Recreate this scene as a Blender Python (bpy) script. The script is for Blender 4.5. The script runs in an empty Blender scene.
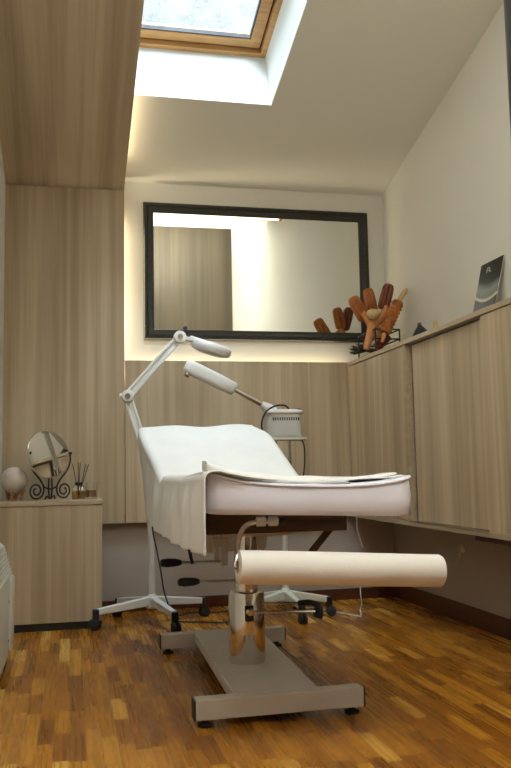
import bpy, bmesh, math, random
from mathutils import Vector, Matrix
random.seed(7)
S = bpy.context.scene
C = S.collection
PI = math.pi

# ------------------------------------------------------------------ camera
CAM_H = 0.85
F_PX, YAW, PITCH, ROLL = 833.15, 0.219010, 0.102967, -0.0190684
cy, sy, cp, sp, cr, sr = (math.cos(YAW), math.sin(YAW), math.cos(PITCH), math.sin(PITCH),
                          math.cos(ROLL), math.sin(ROLL))
fw = Vector((sy*cp, cy*cp, sp)); rt = Vector((cy, -sy, 0)); up = rt.cross(fw)
r_ = rt*cr + up*sr; u_ = -rt*sr + up*cr
cd = bpy.data.cameras.new('camera'); cam = bpy.data.objects.new('camera', cd); C.objects.link(cam)
cam.matrix_world = Matrix(((r_.x, u_.x, -fw.x, 0), (r_.y, u_.y, -fw.y, 0), (r_.z, u_.z, -fw.z, CAM_H), (0, 0, 0, 1)))
cd.sensor_fit = 'VERTICAL'; cd.sensor_height = 24.0; cd.lens = F_PX/768*24.0
cd.clip_start = 0.02
S.camera = cam

# ------------------------------------------------------------------ sky, exposure, large lights
SV = S.view_settings
SV.view_transform = 'Standard'; SV.look = 'None'; SV.gamma = 1.0; SV.use_curve_mapping = False
SV.exposure = 1.5
W = bpy.data.worlds.new('world'); S.world = W; W.use_nodes = True
bg = W.node_tree.nodes['Background']
bg.inputs[0].default_value = (0.80, 0.90, 0.95, 1); bg.inputs[1].default_value = 1.0

ROOF = 0.248            # slope of the roof, rise towards the camera
YB, XR, XL, YF = 5.30, 2.106, -0.403, -0.22
def roof_z(y): return 2.729 + ROOF*(YB - y)
RN = Vector((0, ROOF, 1)).normalized()       # outward normal of the roof
RS = Vector((0, -1, ROOF)).normalized()      # up the slope, towards the camera

def area(name, centre, xdir, normal, sx, sy_, power, col):
    l = bpy.data.lights.new(name, 'AREA'); l.shape = 'RECTANGLE'; l.size = sx; l.size_y = sy_
    l.energy = power; l.color = col
    o = bpy.data.objects.new(name, l); C.objects.link(o)
    x = Vector(xdir).normalized(); z = -Vector(normal).normalized(); y = z.cross(x)
    o.matrix_world = Matrix(((x.x, y.x, z.x, centre[0]), (x.y, y.y, z.y, centre[1]), (x.z, y.z, z.z, centre[2]), (0, 0, 0, 1)))
    return o
SKY = (0.82, 0.93, 1.0)
WARM = (1.0, 0.86, 0.58)
REAL_ADDED_SKYLIGHTS = [(3.30, 4.467), (0.55, 1.75)]  # second roof window is added behind the view for fill light
for i, (ya, yb) in enumerate(REAL_ADDED_SKYLIGHTS):     # daylight outside the roof window and outside the added rear one
    ym = (ya+yb)/2
    pane = Vector((0.66, ym, roof_z(ym))) + RN*0.42
    if i == 0:      # the bright part of the sky lies on the camera's side of the roof
        c = pane + (RN*1.0 + RS*0.72)
        area('sky_and_fill_light', c, (1, 0, 0), pane-c, 1.1, 1.1, 112, SKY)
    else:
        area('sky_and_fill_light', pane + RN*0.15, (1, 0, 0), -RN, 0.95, 1.25, 46, SKY)  # frontal fill through the added rear roof window
# warm LED tape in the gap behind the cladding edges
area('led_tape', (0.215, 5.280, 2.03), (0, 0, 1), (1, 0.0, 0), 0.86, 0.03, 1.45, WARM)
area('led_tape', (1.07, 5.280, 1.445), (1, 0, 0), (0, 0.0, 1), 1.45, 0.03, 1.4, WARM)
area('led_tape', (0.240, 4.65, roof_z(4.65)-0.030), (0, -1, ROOF), (1, 0, 0.0), 0.8, 0.03, .7, WARM)
# added light aimed up to brighten the ceiling, just outside the frame
area('added_fill_light', (0.623, 1.0, 2.06), (1, 0, 0), (0, 0, 1), 0.24, 0.24, 66, (0.95, 0.99, 0.98)).data.spread = math.radians(100)

# ------------------------------------------------------------------ materials
def mat(name, col=(.8, .8, .8), rough=.5, metal=0, **kw):
    m = bpy.data.materials.new(name); m.use_nodes = True
    b = m.node_tree.nodes['Principled BSDF']
    b.inputs['Base Color'].default_value = (*col, 1); b.inputs['Roughness'].default_value = rough
    b.inputs['Metallic'].default_value = metal
    for k, v in kw.items(): b.inputs[k.replace('_', ' ')].default_value = v
    return m
def nd(m, t, **kw):
    n = m.node_tree.nodes.new(t)
    for k, v in kw.items(): setattr(n, k, v)
    return n
def lk(m, a, b): m.node_tree.links.new(a, b)
def bsdf(m): return m.node_tree.nodes['Principled BSDF']
def ramp(m, stops):
    n = nd(m, 'ShaderNodeValToRGB'); cr_ = n.color_ramp
    while len(cr_.elements) < len(stops): cr_.elements.new(.5)
    for e, (p, c) in zip(cr_.elements, stops): e.position = p; e.color = (*c, 1)
    return n
def noisy(name, c1, c2, scale=(8, 8, 8), detail=4, rough=.6, bump=0.0, metal=0, spread=(.35, .65), bump_scale=None):
    """a surface whose colour wanders between two tones, with an optional fine bump"""
    m = mat(name, c1, rough, metal)
    tc = nd(m, 'ShaderNodeTexCoord'); mp = nd(m, 'ShaderNodeMapping'); mp.inputs['Scale'].default_value = scale
    nz = nd(m, 'ShaderNodeTexNoise'); nz.inputs['Scale'].default_value = 1; nz.inputs['Detail'].default_value = detail
    rp = ramp(m, [(spread[0], c1), (spread[1], c2)])
    lk(m, tc.outputs['Object'], mp.inputs[0]); lk(m, mp.outputs[0], nz.inputs['Vector'])
    lk(m, nz.outputs[0], rp.inputs[0]); lk(m, rp.outputs[0], bsdf(m).inputs['Base Color'])
    if bump:
        n2 = nd(m, 'ShaderNodeTexNoise'); n2.inputs['Scale'].default_value = bump_scale or 200; n2.inputs['Detail'].default_value = 3
        lk(m, tc.outputs['Object'], n2.inputs['Vector'])
        bp = nd(m, 'ShaderNodeBump'); bp.inputs['Strength'].default_value = bump; bp.inputs['Distance'].default_value = .004
        lk(m, n2.outputs[0], bp.inputs['Height']); lk(m, bp.outputs[0], bsdf(m).inputs['Normal'])
    return m
def laminate(name, axis, light, mid, dark, rough=.42):
    """wood-print board; axis = direction of the grain"""
    m = mat(name, mid, rough)
    tc = nd(m, 'ShaderNodeTexCoord')
    def noise(cross, along, detail, dist=0):
        sc = [cross]*3; sc[axis] = along
        if axis == 1: sc[2] = along
        mp = nd(m, 'ShaderNodeMapping'); mp.inputs['Scale'].default_value = sc
        n = nd(m, 'ShaderNodeTexNoise'); n.inputs['Scale'].default_value = 1; n.inputs['Detail'].default_value = detail
        n.inputs['Distortion'].default_value = dist
        lk(m, tc.outputs['Object'], mp.inputs[0]); lk(m, mp.outputs[0], n.inputs['Vector']); return n
    broad, fine, hair = noise(7, .30, 2, .3), noise(26, .5, 3), noise(130, 1.4, 2)
    a = nd(m, 'ShaderNodeMath', operation='MULTIPLY'); a.inputs[1].default_value = .55; lk(m, broad.outputs[0], a.inputs[0])
    b = nd(m, 'ShaderNodeMath', operation='MULTIPLY_ADD'); b.inputs[1].default_value = .33; lk(m, fine.outputs[0], b.inputs[0]); lk(m, a.outputs[0], b.inputs[2])
    c = nd(m, 'ShaderNodeMath', operation='MULTIPLY_ADD'); c.inputs[1].default_value = .12; lk(m, hair.outputs[0], c.inputs[0]); lk(m, b.outputs[0], c.inputs[2])
    rp = ramp(m, [(.40, dark), (.50, mid), (.60, light)])
    lk(m, c.outputs[0], rp.inputs[0]); lk(m, rp.outputs[0], bsdf(m).inputs['Base Color'])
    return m

LAM = ((.60, .49, .34), (.49, .385, .255), (.385, .295, .185))
M = {}
M['plaster'] = noisy('plaster', (.80, .78, .72), (.77, .75, .69), (1.5, 1.5, 1.5), rough=.9, bump=.05, bump_scale=90)
M['lower_tone'] = noisy('grey_mauve_wall', (.44, .38, .335), (.41, .355, .31), (1.5, 1.5, 1.5), rough=.9, bump=.05, bump_scale=90)
M['ceiling'] = noisy('ceiling_paint', (.83, .81, .73), (.81, .79, .71), (1.2, 1.2, 1.2), rough=.9)
M['shaft'] = noisy('shaft_paint', (.80, .82, .80), (.77, .80, .79), (3, 3, 3), rough=.8)
M['lam_v'] = laminate('laminate_upright', 2, *LAM)
M['lam_y'] = laminate('laminate_slope', 1, *LAM)
M['lam_front_shaded'] = laminate('laminate_front_shaded', 2, (.115, .088, .052), (.095, .072, .042), (.075, .056, .032))  # shade on the front wall is put into this darker laminate colour
M['lam_edge'] = noisy('laminate_edge', (.46, .37, .25), (.40, .31, .2), (40, 3, 40), rough=.5)
M['lam_dark'] = laminate('laminate_shade_gap', 2, (.09, .07, .05), (.07, .055, .04), (.05, .04, .03))
M['bb'] = noisy('dark_wood_trim', (.10, .032, .014), (.07, .022, .01), (30, 2, 30), rough=.35)
M['pine'] = noisy('pine', (.62, .36, .14), (.52, .28, .10), (3, 40, 40), rough=.45)
M['seal'] = mat('black_seal', (.03, .03, .035), .6)
M['white'] = noisy('white_enamel', (.76, .76, .74), (.72, .72, .70), (6, 6, 6), rough=.35)
M['white_warm'] = noisy('cream_enamel', (.66, .66, .56), (.62, .62, .52), (6, 6, 6), rough=.35)
M['whiteplastic'] = noisy('white_plastic', (.74, .73, .72), (.70, .69, .68), (6, 6, 6), rough=.4)
M['greyplastic'] = noisy('pale_grey_plastic', (.60, .61, .57), (.56, .57, .53), (6, 6, 6), rough=.4)
M['black'] = noisy('black_plastic', (.012, .012, .014), (.02, .02, .022), (20, 20, 20), rough=.4)
M['rubber'] = noisy('black_rubber', (.014, .014, .015), (.022, .022, .022), (20, 20, 20), rough=.7)
M['chrome'] = noisy('chrome', (.78, .76, .73), (.70, .68, .65), (4, 4, 4), rough=.12, metal=1)
M['brushed'] = noisy('brushed_steel', (.62, .60, .56), (.52, .50, .47), (60, 60, 4), rough=.28, metal=1)
M['greymetal'] = noisy('grey_powder_coat', (.66, .62, .575), (.61, .57, .53), (10, 10, 10), rough=.45, bump=.04)
M['vinyl'] = noisy('white_vinyl', (.80, .80, .93), (.77, .77, .90), (5, 5, 5), rough=.45, bump=.03, bump_scale=60)
M['sheet'] = noisy('white_cotton', (.81, .82, .82), (.78, .79, .795), (9, 9, 9), rough=.95, bump=.25, bump_scale=240)
M['paper'] = noisy('white_paper', (.83, .80, .77), (.80, .77, .74), (10, 2, 10), rough=.85, bump=.1, bump_scale=120)
M['darkwood'] = noisy('brown_stained_wood', (.075, .038, .018), (.05, .026, .012), (4, 40, 40), rough=.5)
M['oldmirror'] = noisy('black_green_frame', (.010, .0095, .006), (.022, .021, .014), (40, 40, 40), rough=.42, bump=.35, bump_scale=70)
M['mirror'] = mat('mirror_glass', (.86, .87, .84), .0, 1)
M['silver'] = noisy('silvered_edge', (.75, .73, .68), (.68, .66, .6), (10, 10, 10), rough=.25, metal=1)
M['iron'] = noisy('wrought_iron', (.010, .009, .009), (.022, .02, .018), (60, 60, 60), rough=.5, bump=.2)
M['moon'] = noisy('moon_globe', (.66, .56, .49), (.56, .47, .41), (14, 14, 14), rough=.6, bump=.25, bump_scale=40)
M['beech'] = noisy('beech', (.46, .25, .13), (.36, .19, .09), (60, 60, 10), rough=.5)
M['roller_a'] = noisy('red_brown_wood', (.46, .15, .022), (.30, .085, .012), (50, 50, 12), rough=.38)
M['roller_b'] = noisy('mahogany', (.25, .055, .015), (.16, .034, .010), (50, 50, 12), rough=.35)
M['roller_c'] = noisy('chestnut_wood', (.30, .13, .045), (.22, .09, .03), (50, 50, 12), rough=.4)
M['tan'] = noisy('tan_wood', (.62, .27, .085), (.52, .21, .065), (40, 40, 10), rough=.4)
M['palewood'] = noisy('pale_wood', (.62, .44, .22), (.55, .38, .18), (40, 40, 10), rough=.5)
M['bristle'] = noisy('dark_bristle', (.05, .045, .03), (.10, .08, .05), (80, 80, 80), rough=.8)
M['amber'] = mat('fragrance_oil', (.60, .36, .12), .05, 0, Transmission_Weight=.8, IOR=1.4)
M['glass'] = mat('clear_glass', (.95, .96, .94), .02, 0, Transmission_Weight=1.0, IOR=1.45)
M['cordwhite'] = noisy('white_cable', (.68, .64, .58), (.62, .58, .52), (9, 9, 9), rough=.5)
M['heater'] = noisy('heater_enamel', (.62, .61, .52), (.58, .57, .48), (6, 6, 6), rough=.4)

def parquet():
    m = mat('parquet', (.4, .2, .06), .3)
    tc = nd(m, 'ShaderNodeTexCoord'); sx = nd(m, 'ShaderNodeSeparateXYZ'); lk(m, tc.outputs['Object'], sx.inputs[0])
    def mt(op, a, b=None):
        n = nd(m, 'ShaderNodeMath', operation=op)
        for k, v in enumerate((a, b)):
            if v is None: continue
            if isinstance(v, (int, float)): n.inputs[k].default_value = v
            else: lk(m, v, n.inputs[k])
        return n.outputs[0]
    xs = mt('DIVIDE', sx.outputs[0], .050); row = mt('FLOOR', xs); fx = mt('FRACT', xs)
    wn = nd(m, 'ShaderNodeTexWhiteNoise', noise_dimensions='1D'); lk(m, row, wn.inputs['W'])
    ys = mt('ADD', mt('DIVIDE', sx.outputs[1], .27), mt('MULTIPLY', wn.outputs[0], 7.3))
    col = mt('FLOOR', ys); fy = mt('FRACT', ys)
    cb = nd(m, 'ShaderNodeCombineXYZ'); lk(m, row, cb.inputs[0]); lk(m, col, cb.inputs[1])
    w2 = nd(m, 'ShaderNodeTexWhiteNoise', noise_dimensions='2D'); lk(m, cb.outputs[0], w2.inputs['Vector'])
    rp = ramp(m, [(0, (.20, .066, .004)), (.4, (.315, .114, .007)), (.8, (.44, .182, .013)), (.93, (.52, .24, .028)), (1, (.65, .37, .075))])
    lk(m, w2.outputs[0], rp.inputs[0])
    mp = nd(m, 'ShaderNodeMapping'); mp.inputs['Scale'].default_value = (75, 1.8, 1); lk(m, tc.outputs['Object'], mp.inputs[0])
    # shift the grain per stave
    ad = nd(m, 'ShaderNodeVectorMath', operation='ADD'); lk(m, mp.outputs[0], ad.inputs[0]); lk(m, w2.outputs['Color'], ad.inputs[1])
    gr = nd(m, 'ShaderNodeTexNoise'); gr.inputs['Scale'].default_value = 1; gr.inputs['Detail'].default_value = 2; lk(m, ad.outputs[0], gr.inputs['Vector'])
    g2 = ramp(m, [(.3, (.80, .77, .74)), (.58, (1.0, 1.0, 1.0)), (.70, (1.15, 1.2, 1.25))]); lk(m, gr.outputs[0], g2.inputs[0])
    mx = nd(m, 'ShaderNodeMix', data_type='RGBA', blend_type='MULTIPLY'); mx.inputs[0].default_value = .8
    lk(m, rp.outputs[0], mx.inputs[6]); lk(m, g2.outputs[0], mx.inputs[7])
    gx = mt('LESS_THAN', fx, .022); gy = mt('LESS_THAN', fy, .006); gp = mt('MAXIMUM', gx, gy)
    m2 = nd(m, 'ShaderNodeMix', data_type='RGBA'); lk(m, mt('MULTIPLY', gp, .65), m2.inputs[0]); lk(m, mx.outputs[2], m2.inputs[6]); m2.inputs[7].default_value = (.05, .02, .006, 1)
    lk(m, m2.outputs[2], bsdf(m).inputs['Base Color'])
    rr = nd(m, 'ShaderNodeMapRange'); rr.inputs[3].default_value = .20; rr.inputs[4].default_value = .36; lk(m, gr.outputs[0], rr.inputs[0])
    lk(m, rr.outputs[0], bsdf(m).inputs['Roughness'])
    bp = nd(m, 'ShaderNodeBump'); bp.inputs['Strength'].default_value = .25; bp.inputs['Distance'].default_value = .001
    lk(m, mt('SUBTRACT', 1, gp), bp.inputs['Height']); lk(m, bp.outputs[0], bsdf(m).inputs['Normal'])
    return m
M['floor'] = parquet()

def skylight_glass():
    m = bpy.data.materials.new('dusty_roof_glass'); m.use_nodes = True
    nt = m.node_tree; nt.nodes.remove(nt.nodes['Principled BSDF']); out = nt.nodes['Material Output']
    tc = nd(m, 'ShaderNodeTexCoord'); nz = nd(m, 'ShaderNodeTexNoise'); nz.inputs['Scale'].default_value = 60; nz.inputs['Detail'].default_value = 6
    n2 = nd(m, 'ShaderNodeTexNoise'); n2.inputs['Scale'].default_value = 5; n2.inputs['Detail'].default_value = 3
    lk(m, tc.outputs['Object'], nz.inputs['Vector']); lk(m, tc.outputs['Object'], n2.inputs['Vector'])
    mu = nd(m, 'ShaderNodeMath', operation='MULTIPLY'); lk(m, nz.outputs[0], mu.inputs[0]); lk(m, n2.outputs[0], mu.inputs[1])
    rp = ramp(m, [(.14, (.50, .53, .55)), (.36, (.30, .32, .33))]); lk(m, mu.outputs[0], rp.inputs[0])
    tr = nd(m, 'ShaderNodeBsdfTransparent'); lk(m, rp.outputs[0], tr.inputs[0])
    gl = nd(m, 'ShaderNodeBsdfGlossy'); gl.inputs['Roughness'].default_value = .1
    mx = nd(m, 'ShaderNodeMixShader'); mx.inputs[0].default_value = .05
    lk(m, tr.outputs[0], mx.inputs[1]); lk(m, gl.outputs[0], mx.inputs[2]); lk(m, mx.outputs[0], out.inputs[0])
    return m
M['roofglass'] = skylight_glass()

def lamp_mat(name, col, strength):
    m = mat(name, col, .4); b = bsdf(m)
    b.inputs['Emission Color'].default_value = (*col, 1); b.inputs['Emission Strength'].default_value = strength
    return m
M['tube'] = lamp_mat('lit_tube', (1.0, .90, .70), .9)

# ------------------------------------------------------------------ mesh helpers
class MB:
    def __init__(s): s.bm = bmesh.new()
    def box(s, x0, x1, y0, y1, z0, z1, T=None):
        vs = [s.bm.verts.new((x, y, z)) for x in (x0, x1) for y in (y0, y1) for z in (z0, z1)]
        for f in ((0, 1, 3, 2), (4, 6, 7, 5), (0, 4, 5, 1), (2, 3, 7, 6), (0, 2, 6, 4), (1, 5, 7, 3)):
            s.bm.faces.new([vs[i] for i in f])
        if T is not None:
            for v in vs: v.co = T @ v.co
        return s
    def quad(s, *p):
        s.bm.faces.new([s.bm.verts.new(q) for q in p]); return s
    def loops(s, loops, close=True, cap0=True, cap1=True):
        rows = [[s.bm.verts.new(p) for p in L] for L in loops]; n = len(rows[0])
        for a, b in zip(rows, rows[1:]):
            for i in range(n if close else n-1):
                s.bm.faces.new((a[i], a[(i+1) % n], b[(i+1) % n], b[i]))
        if cap0: s.bm.faces.new(rows[0][::-1])
        if cap1: s.bm.faces.new(rows[-1])
        return s
    def lathe(s, prof, a, b, n=24, lobes=0, depth=0, cap=True):
        """prof = (t, radius) along the axis a-b"""
        a, b = Vector(a), Vector(b); d = (b-a).normalized()
        x = d.orthogonal().normalized(); y = d.cross(x)
        L = []
        for t, r in prof:
            c = a.lerp(b, t)
            L.append([c + (x*math.cos(q) + y*math.sin(q))*(r*(1-depth*(.5+.5*math.cos(lobes*q))) if lobes else r) for q in (2*PI*i/n for i in range(n))])
        return s.loops(L, True, cap, cap)
    def cyl(s, a, b, r, n=20): return s.lathe([(0, r), (1, r)], a, b, n)
    def tube(s, pts, r, n=8, smooth=True, closed=False):
        P = [Vector(p) for p in pts]
        if smooth and len(P) > 2: P = catmull(P, 8, closed)
        L = []; up_ = None; m = len(P)
        for i, p in enumerate(P):
            t = (P[(i+1) % m] - P[i-1]) if (closed or 0 < i < m-1) else (P[1]-P[0] if i == 0 else P[-1]-P[-2])
            t.normalize()
            if up_ is None: up_ = t.orthogonal().normalized()
            up_ = (up_ - t*up_.dot(t)).normalized(); v = t.cross(up_)
            rr = r(i/(m-1)) if callable(r) else r
            L.append([p + (up_*math.cos(2*PI*k/n) + v*math.sin(2*PI*k/n))*rr for k in range(n)])
        if closed: L.append(L[0]); return s.loops(L, True, False, False)
        return s.loops(L)
    def ball(s, c, r, n=24, sq=(1, 1, 1)):
        c = Vector(c); k = n//2; L = []
        for i in range(1, k):
            a = PI*i/k
            L.append([c + Vector((math.sin(a)*math.cos(2*PI*j/n)*sq[0], math.sin(a)*math.sin(2*PI*j/n)*sq[1], -math.cos(a)*sq[2]))*r for j in range(n)])
        return s.loops(L)
    def beam(s, a, b, w, h, upv=(0, 0, 1), w2=None, h2=None):
        """rectangular bar from a to b"""
        a, b = Vector(a), Vector(b); d = (b-a).normalized(); u = Vector(upv); x = d.cross(u).normalized(); u = x.cross(d)
        w2 = w2 or w; h2 = h2 or h
        f = lambda c, w, h: [c - x*w/2 - u*h/2, c + x*w/2 - u*h/2, c + x*w/2 + u*h/2, c - x*w/2 + u*h/2]
        return s.loops([f(a, w, h), f(b, w2, h2)])
    def build(s, name, m, parent=None, base=None, bevel=0, sharp=38, seg=2, smooth=True, xf=None):
        bm = s.bm
        if xf is not None: bm.transform(xf)
        bmesh.ops.remove_doubles(bm, verts=bm.verts, dist=1e-6)
        bmesh.ops.recalc_face_normals(bm, faces=bm.faces)
        for f in bm.faces: f.smooth = smooth
        for e in bm.edges:
            if len(e.link_faces) == 2 and e.calc_face_angle(0) > math.radians(sharp): e.smooth = False
        if parent is not None: org = Vector(parent['_org'])
        elif base is not None: org = Vector(base)
        else: org = Vector((0, 0, 0))
        bm.transform(Matrix.Translation(-org))
        me = bpy.data.meshes.new(name); bm.to_mesh(me); bm.free()
        ms = m if isinstance(m, (list, tuple)) else [m]
        for q in ms: me.materials.append(M[q] if isinstance(q, str) else q)
        o = bpy.data.objects.new(name, me); C.objects.link(o)
        if parent is not None: o.parent = parent
        else: o.location = org
        o['_org'] = tuple(org)
        if bevel:
            b = o.modifiers.new('bevel', 'BEVEL'); b.width = bevel; b.segments = seg; b.limit_method = 'ANGLE'; b.angle_limit = math.radians(40)
        return o
def catmull(P, k, closed=False):
    out = []; m = len(P)
    g = (lambda i: P[i % m]) if closed else (lambda i: P[max(0, min(m-1, i))])
    for i in range(m if closed else m-1):
        a, b, c, d = g(i-1), g(i), g(i+1), g(i+2)
        for j in range(k):
            t = j/k
            out.append(.5*((2*b) + (c-a)*t + (2*a-5*b+4*c-d)*t*t + (3*b-a-3*c+d)*t**3))
    if not closed: out.append(P[-1].copy())
    return out
def thing(name, loc, label, cat, group=None):
    o = bpy.data.objects.new(name, None); C.objects.link(o); o.location = loc; o.empty_display_size = .1
    o['_org'] = tuple(loc); o['label'] = label; o['category'] = cat
    if group: o['group'] = group
    return o
def tag(o, label, cat, group=None):
    o['label'] = label; o['category'] = cat
    if group: o['group'] = group
    return o
def struct(o): o['kind'] = 'structure'; return o
def plabel(o, label): o['label'] = label; return o

# ------------------------------------------------------------------ room shell
struct(MB().box(XL-.1, XR+.1, YF-.1, YB+.1, -.06, 0).build('floor', 'floor'))
LOWER_TOP = .575            # the lower wall has a darker grey-mauve colour, up to the boards
wb = struct(MB().box(XL-.1, XR+.1, YB, YB+.1, LOWER_TOP, roof_z(YB)+.1).build('wall_back', 'plaster'))
MB().box(XL-.1, XR+.1, YB, YB+.1, 0, LOWER_TOP).build('lower_wall', 'lower_tone', wb)
def side_wall(name, x0, x1, z0=0.0):
    L = [[(x, YF-.1, z0), (x, YB+.1, z0), (x, YB+.1, roof_z(YB+.1)+.05), (x, YF-.1, roof_z(YF-.1)+.05)] for x in (x0, x1)]
    return struct(MB().loops(L).build(name, 'plaster'))
wr = side_wall('wall_right', XR, XR+.1, LOWER_TOP)
MB().box(XR, XR+.1, YF-.1, YB, 0, LOWER_TOP).build('lower_wall', 'lower_tone', wr)
side_wall('wall_left', XL-.1, XL)
struct(MB().box(XL-.1, XR+.1, YF-.1, YF, 0, roof_z(YF)+.05).build('wall_front', 'lam_front_shaded'))

# sloping ceiling with the roof-window shaft and the added rear one
SX0, SX1 = 0.200, 1.119
SD = .345                                    # depth of the shaft along the roof normal
def rp(x, y, n=0.0): return Vector((x, y, roof_z(y))) + RN*n
cm = MB()
ys = [YB+.1, REAL_ADDED_SKYLIGHTS[0][1], REAL_ADDED_SKYLIGHTS[0][0], REAL_ADDED_SKYLIGHTS[1][1], REAL_ADDED_SKYLIGHTS[1][0], YF-.1]
xs = [XL-.1, SX0, SX1, XR+.1]
for i in range(5):
    for j in range(3):
        if j == 1 and i in (1, 3): continue
        cm.quad(rp(xs[j], ys[i]), rp(xs[j+1], ys[i]), rp(xs[j+1], ys[i+1]), rp(xs[j], ys[i+1]))
        cm.quad(rp(xs[j], ys[i], SD), rp(xs[j+1], ys[i], SD), rp(xs[j+1], ys[i+1], SD), rp(xs[j], ys[i+1], SD))
struct(cm.build('ceiling', 'ceiling'))
for k, (ya, yb) in enumerate(REAL_ADDED_SKYLIGHTS):  # second pass builds the added rear window
    w = MB()
    lo = [rp(SX0, yb), rp(SX1, yb), rp(SX1, ya), rp(SX0, ya)]
    IN = .012
    hi = [rp(SX0+IN, yb+.0, SD), rp(SX1-IN, yb, SD), rp(SX1-IN, ya, SD), rp(SX0+IN, ya, SD)]
    for i in range(4): w.quad(lo[i], lo[(i+1) % 4], hi[(i+1) % 4], hi[i])
    root = struct(w.build('window_%d' % (k+1), 'shaft', base=(0, 0, 0)))
    def ring(o0, o1, n0, n1, name, m, bev=.004):
        """a rectangular frame between inset o0 and o1, from depth n0 to n1"""
        def rect(o, n):
            dy = o/math.hypot(1, ROOF)
            return [rp(SX0+IN+o, yb-dy, n), rp(SX1-IN-o, yb-dy, n), rp(SX1-IN-o, ya+dy, n), rp(SX0+IN+o, ya+dy, n)]
        mb = MB(); A = [rect(o0, n0), rect(o1, n0), rect(o1, n1), rect(o0, n1)]
        V = [[mb.bm.verts.new(p) for p in R_] for R_ in A]
        for a in range(4):
            for i in range(4): mb.bm.faces.new((V[a][i], V[a][(i+1) % 4], V[(a+1) % 4][(i+1) % 4], V[(a+1) % 4][i]))
        return mb.build(name, m, root, bevel=bev)
    ring(-.02, .030, SD-.012, SD+.07, 'window_frame', 'pine')
    ring(.022, .055, SD+.035, SD+.10, 'window_gap', 'bb', 0)
    ring(.040, .104, SD+.018, SD+.075, 'window_sash', 'pine')
    ring(.101, .110, SD+.024, SD+.05, 'window_seal', 'seal', 0)
    g = MB()
    def rect(o, n):
        dy = o/math.hypot(1, ROOF)
        return [rp(SX0+IN+o, yb-dy, n), rp(SX1-IN-o, yb-dy, n), rp(SX1-IN-o, ya+dy, n), rp(SX0+IN+o, ya+dy, n)]
    g.quad(*rect(.102, SD+.045)).build('window_pane', 'roofglass', root)

# cladding: tall left board, low board behind the bed, sloping board overhead
XE = .327
PY = 5.24
struct(MB().box(XL, XE, PY, PY+.018, .54, roof_z(PY)-.05).build('trim_1', 'lam_v', bevel=.0015))
struct(MB().box(XE+.003, XR-.309, PY, PY+.018, .540, 1.552).build('trim_2', 'lam_v', bevel=.0015))
cl = MB()
def wz(y): return 2.649 + .257*(PY-y)
L = [[(x, PY+.018, wz(PY+.018)), (x, YF, wz(YF)), (x, YF, wz(YF)+.018), (x, PY+.018, wz(PY+.018)+.018)] for x in (XL, XE)]
struct(cl.loops(L).build('trim_3', 'lam_y', bevel=.0015))
struct(MB().box(XL, XR-.31, PY+.018, YB, .56, .60).build('trim_4', 'lam_dark'))       # batten the boards hang on
# baseboards
struct(MB().box(XL, XR, YB-.014, YB, 0, .07).build('baseboard_back', 'bb', bevel=.003))
struct(MB().box(XR-.014, XR, YF, YB-.014, 0, .10).build('baseboard_right', 'bb', bevel=.003))

# ------------------------------------------------------------------ wall mirror
mr = thing('wall_mirror', (1.213, YB, 1.70), 'large rectangular mirror in a black carved frame on the back wall', 'mirror')
mx0, mx1, mz0, mz1 = .453, 1.984, 1.694, 2.594
prof = [(0, 0), (0, .022), (.006, .030), (.022, .032), (.030, .024), (.054, .019), (.061, .021), (.066, .014), (.066, 0)]   # inset, height off the wall
fm = MB(); V = []
for o, h in prof:
    V.append([fm.bm.verts.new(p) for p in ((mx0+o, YB-h, mz0+o), (mx1-o, YB-h, mz0+o), (mx1-o, YB-h, mz1-o), (mx0+o, YB-h, mz1-o))])
for a, b in zip(V, V[1:]):
    for i in range(4): fm.bm.faces.new((a[i], a[(i+1) % 4], b[(i+1) % 4], b[i]))
fm.build('frame', 'oldmirror', mr, sharp=25)
MB().box(mx0+.05, mx1-.05, YB-.012, YB-.001, mz0+.05, mz1-.05).build('glass', 'mirror', mr)

# ------------------------------------------------------------------ long wall cabinet on the right
XC = 1.795
CY0, CY1 = 2.25, 5.258
cb = thing('wall_cabinet', (XC+.15, 3.8, .53), 'long pale wood wall cabinet with sliding doors along the right wall', 'cabinet')
MB().box(XC-.004, XR-.001, CY0, CY1-.02, 1.524, 1.549).build('top_board', 'lam_y', cb, bevel=.002)
MB().box(XC+.04, XR-.001, CY0, CY1-.02, .555, 1.524).build('carcass', 'lam_dark', cb)
MB().box(XC-.002, XR-.001, CY0, CY1-.02, .535, .560).build('bottom_board', 'lam_edge', cb, bevel=.002)
MB().box(XC, XC+.04, 4.298, CY1-.02, .563, 1.519).build('fixed_panel', 'lam_v', cb, bevel=.0015)
MB().box(XC-.001, XC+.04, 4.262, 4.296, .560, 1.524).build('upright_stile', 'lam_edge', cb, bevel=.0015)
MB().box(XC+.026, XC+.04, 3.30, 4.225, .564, 1.512).build('sliding_door', 'lam_v', cb, bevel=.0015)
MB().box(XC+.001, XC+.019, CY0+.02, 3.395, .560, 1.520).build('sliding_door', 'lam_v', cb, bevel=.0015)
MB().box(XC-.004, XC+.006, 3.395, 4.262, .556, .563).build('door_track', 'silver', cb)

# ------------------------------------------------------------------ low cabinet on the left
lc = thing('low_cabinet', (-.1, 5.0, 0), 'low pale wood cabinet with a dark plinth in the left corner', 'cabinet')
lx1, ly0 = .172, 4.78
MB().box(XL+.005, lx1, ly0, PY-.002, .042, .674).build('body', 'lam_v', lc, bevel=.0015)
MB().box(XL+.005, lx1+.004, ly0-.005, PY-.002, .676, .702).build('top_board', 'lam_edge', lc, bevel=.002)
MB().box(XL+.02, lx1-.004, ly0+.008, PY-.02, .0, .042).build('plinth', 'black', lc)

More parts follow.
